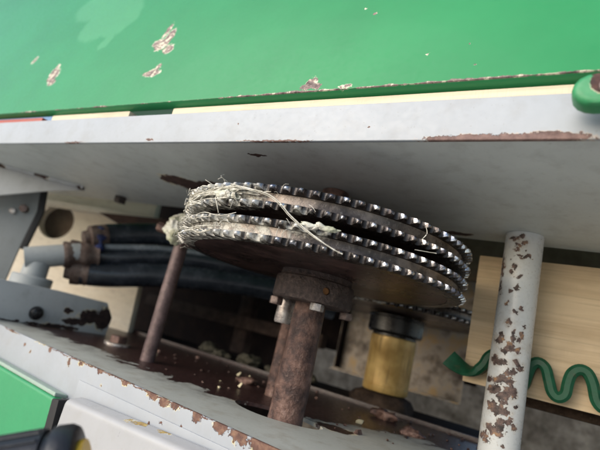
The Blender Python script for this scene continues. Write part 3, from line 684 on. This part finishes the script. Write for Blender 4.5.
tp += [Vector((.060, .2875, .1690)), Vector((.060, .2875, .1910))]
prism('tongue', tp, (0, .016, 0), TABM, tb, to_, .0045, 4)
lathe('bolt', [(0, .004), (.0035, .0038), (.0056, .0024), (.0060, 0), (0, 0)], (.0035, .2858, .1795), BOLTM, tb, to_, (0, -1, 0), 20)

# pine battens lying in the upper rail, behind its flange
PINE2 = wood('pale_pine', (.76, .67, .52), (.68, .57, .41), 1.0, 0)
for x0, x1, lab in ((-.640, -.478, 'short pale pine batten in the gap under the hood, at left'), (-.405, .20, 'long pale pine batten in the gap under the hood, at right')):
    p0 = (x0, uy(x0) + .0050, ZU + .0043)
    o = prism('pine_batten', [(x0, uy(x0) + .0050, ZU + .0043), (x1, uy(x1) + .0050, ZU + .0043), (x1, uy(x1) + .05, ZU + .0043), (x0, uy(x0) + .05, ZU + .0043)], (0, 0, .0400), PINE2, None, p0, .002)
    tag(place(o, p0), lab, 'batten', 'pine battens in the upper rail')
RED = painted('red_paint', (.42, .06, .03), (-.8, .3, .17), (), dirt=.6)
p0 = (-.95, uy(-.95) + .012, ZU + .0043)
tag(place(prism('red_bar', strip(lambda x: uy(x) + .006, lambda x: uy(x) + .04, -.95, -.665, ZU + .0043), (0, 0, .0385), RED, None, p0, .002), p0), 'red painted bar end in the gap under the hood at far left', 'bar')

# ------------------------------------------------------------------ lower left foreground
fo = (-.56, .33, -.25)
GP = painted('lower_panel_green', (.042, .29, .12), fo, (), rough=.4, dirt=.3, grime=(.08, .2, .12))
def f(x, d): return ly(x) - d
gpn = empty('lower_green_panel', fo, 'green panel below the lower rail in the bottom left corner', 'panel')
prism('face', [(-1.1, f(-1.1, .018), -.1290), (-.4700, f(-.47, .018), -.1300), (-.4655, f(-.4655, .018), -.1716), (-.462, f(-.462, .018), -.26), (-1.1, f(-1.1, .018), -.26)], (0, .012, 0), GP, gpn, fo, .004, 4)
GP2 = painted('lower_panel_edge', (.33, .43, .36), fo, (), rough=.45, dirt=.5, grime=(.2, .25, .2))
prism('top_lip', [(-1.1, f(-1.1, .0165), -.1285), (-.4720, f(-.472, .0165), -.1295), (-.4720, f(-.472, .0005), -.1325), (-1.1, f(-1.1, .0005), -.1315)], (0, 0, .0045), GP2, gpn, fo, .0015, 3)
prism('gap_strip', [(-.4690, f(-.469, .020), -.1305), (-.4560, f(-.456, .020), -.1285), (-.4500, f(-.45, .020), -.1716), (-.447, f(-.447, .020), -.26), (-.461, f(-.461, .020), -.26), (-.4645, f(-.4645, .020), -.1716)], (0, .018, 0), RUB_GAP, gpn, fo, .001)  # black strip added for the dark gap beside the cover
xo = (-.33, .31, -.20)
ALU = painted('cover_grey', (.40, .405, .41), xo, [((-.330, .3185, -.1120), (.012, .006, .004)), ((-.345, .316, -.1130), (.008, .008, .003)), ((-.30, .318, -.1105), (.010, .006, .003))], 120, .004, rough=.35, dirt=.45, grime=(.30, .28, .22),
              rust=[(.3, (.25, .13, .05)), (.6, (.55, .42, .14)), (.8, (.7, .6, .3))], primer=(.7, .65, .5))
cov = prism('control_cover', [(-.4400, f(-.44, .0040), -.1195), (-.4400, f(-.44, .024), -.1225), (-.4440, f(-.444, .026), -.30), (-.4440, f(-.444, .004), -.30)], Vector((.262, -.0170, .0150)), ALU, None, xo, .0065, 5)
tag(place(cov, xo), 'rounded grey metal cover box mounted below the lower rail', 'cover')
ko2 = Vector((-.2235, .1690, -.1025))
KB = Mat('black_plastic'); kn = KB.noise(200, 3); KB = KB.done((.012, .013, .016), .38, 0, kn, .0003, .5)
kax = Vector((.694, .675, .355)).normalized()
kn_ = empty('ribbed_cylinder', ko2, 'ribbed black plastic cylinder in the bottom left corner', 'cylinder')
kb = lathe_bm([(0, -.11), (.0245, -.11), (.0245, -.004), (.0225, -.0030), (.0225, 0), (0, 0)], ko2, kax, 96)
for v in kb.verts:                                    # grip ribs
    d = v.co - ko2; h = d.dot(kax); rv = d - kax * h
    if rv.length > .023:
        pass
shift(kb, ko2); link('grip', finish(kb, 'grip'), KB, kn_)
lathe('cap', [(0, .0005), (.0252, .0005), (.0256, .0020), (.0252, .0085), (.0236, .0112), (.0200, .0122), (.0110, .0126), (0, .0126)], ko2, KB, kn_, ko2, kax, 64)
side = kax.cross(Vector((0, 0, 1))).normalized(); upk = side.cross(kax)
for i in range(22):
    a = 2 * math.pi * i / 22; dr = side * math.cos(a) + upk * math.sin(a); tn_ = kax.cross(dr)
    p = ko2 + dr * .0240
    prism('rib', [p - tn_ * .0012 - kax * .10, p + tn_ * .0012 - kax * .10, p + tn_ * .0012 - kax * .005, p - tn_ * .0012 - kax * .005], dr * .0014, KB, kn_, ko2, .0004, 1)
YEL = Mat('yellow_plastic').done((.75, .42, .02), .4)
lathe('yellow_ring', [(.010, .0120), (.0165, .0120), (.0165, .0150), (.010, .0150), (.010, .0120)], ko2, YEL, kn_, ko2, kax, 32)

# rusty bar carrying the plank, and clutter deep inside
so_ = (.15, .66, -.045)
tag(place(prism('support_bar', [(-.09, .6425, -.0265), (.6, .6425, -.0265), (.6, .690, -.0265), (-.09, .690, -.0265)], (0, 0, .0115), DARK0, None, so_, .003), so_), 'dark rusty bar under the pine plank', 'bar')
cw = (.5, 1.75, -.50)  # block added to hide ground that is too bright under the plank
k = Mat('rough_concrete'); c1 = k.noise(14, 7, .75); c2 = k.noise(70, 6, .7)
cc = k.mix(k.rng(c1, .35, .65), (.13, .105, .075), (.50, .43, .34)); cc = k.mix(k.rng(c2, .5, .7, 0, .6), cc, (.10, .08, .06))
tag(place(prism('ground_screen', [(-1.0, 1.75, -.4995), (2.2, 1.60, -.4995), (2.2, 1.95, -.4995), (-1.0, 2.1, -.4995)], (0, 0, .62), k.done(cc, .9, 0, c2, .006, .2), None, cw, .01), cw),
    'rough concrete block added in place of overbright ground below the pine plank', 'concrete')
# dark parts deep inside, behind the thin rod and the main shaft
CL = rusty('deep_rust', [(.3, (.008, .005, .005)), (.5, (.03, .02, .017)), (.7, (.07, .05, .04)), (.9, (.11, .085, .065))], 45, .8, 0, .002, spec=.1)
c0 = (-.62, .90, -.02)
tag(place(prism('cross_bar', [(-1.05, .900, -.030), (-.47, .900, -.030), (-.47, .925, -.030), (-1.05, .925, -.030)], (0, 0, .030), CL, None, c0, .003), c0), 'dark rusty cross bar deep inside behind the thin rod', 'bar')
c0 = (-.70, .93, -.09)
tag(place(prism('strut', [(-.735, .930, -.09), (-.695, .930, -.09), (-.700, .930, .15), (-.740, .930, .15)], (0, .03, 0), CL, None, c0, .003), c0), 'dark upright strut deep inside behind the hoses', 'strut')
DUST = rusty('grey_dust', [(.3, (.025, .022, .017)), (.5, (.06, .055, .042)), (.8, (.13, .12, .09))], 60, .95, 0, .003, spec=.1)
for i, (x, y, r) in enumerate(((-.60, .735, .020), (-.545, .760, .026), (-.47, .740, .018), (-.66, .770, .022), (-.42, .755, .024))):
    c = (x, y, ZL + r * .25)
    tag(place(lump('dirt_clod', c, (r, r * .8, r * .55), DUST, None, c, amp=.6, freq=50, sub=4, seed=i + 20), c),
        ('second grey dirt clod from the left on the back ledge', 'middle grey dirt clod of five on the back ledge', 'fourth grey dirt clod from the left on the back ledge', 'leftmost grey dirt clod on the back ledge', 'rightmost grey dirt clod on the back ledge')[i], 'dirt', 'dirt clods on the back ledge')
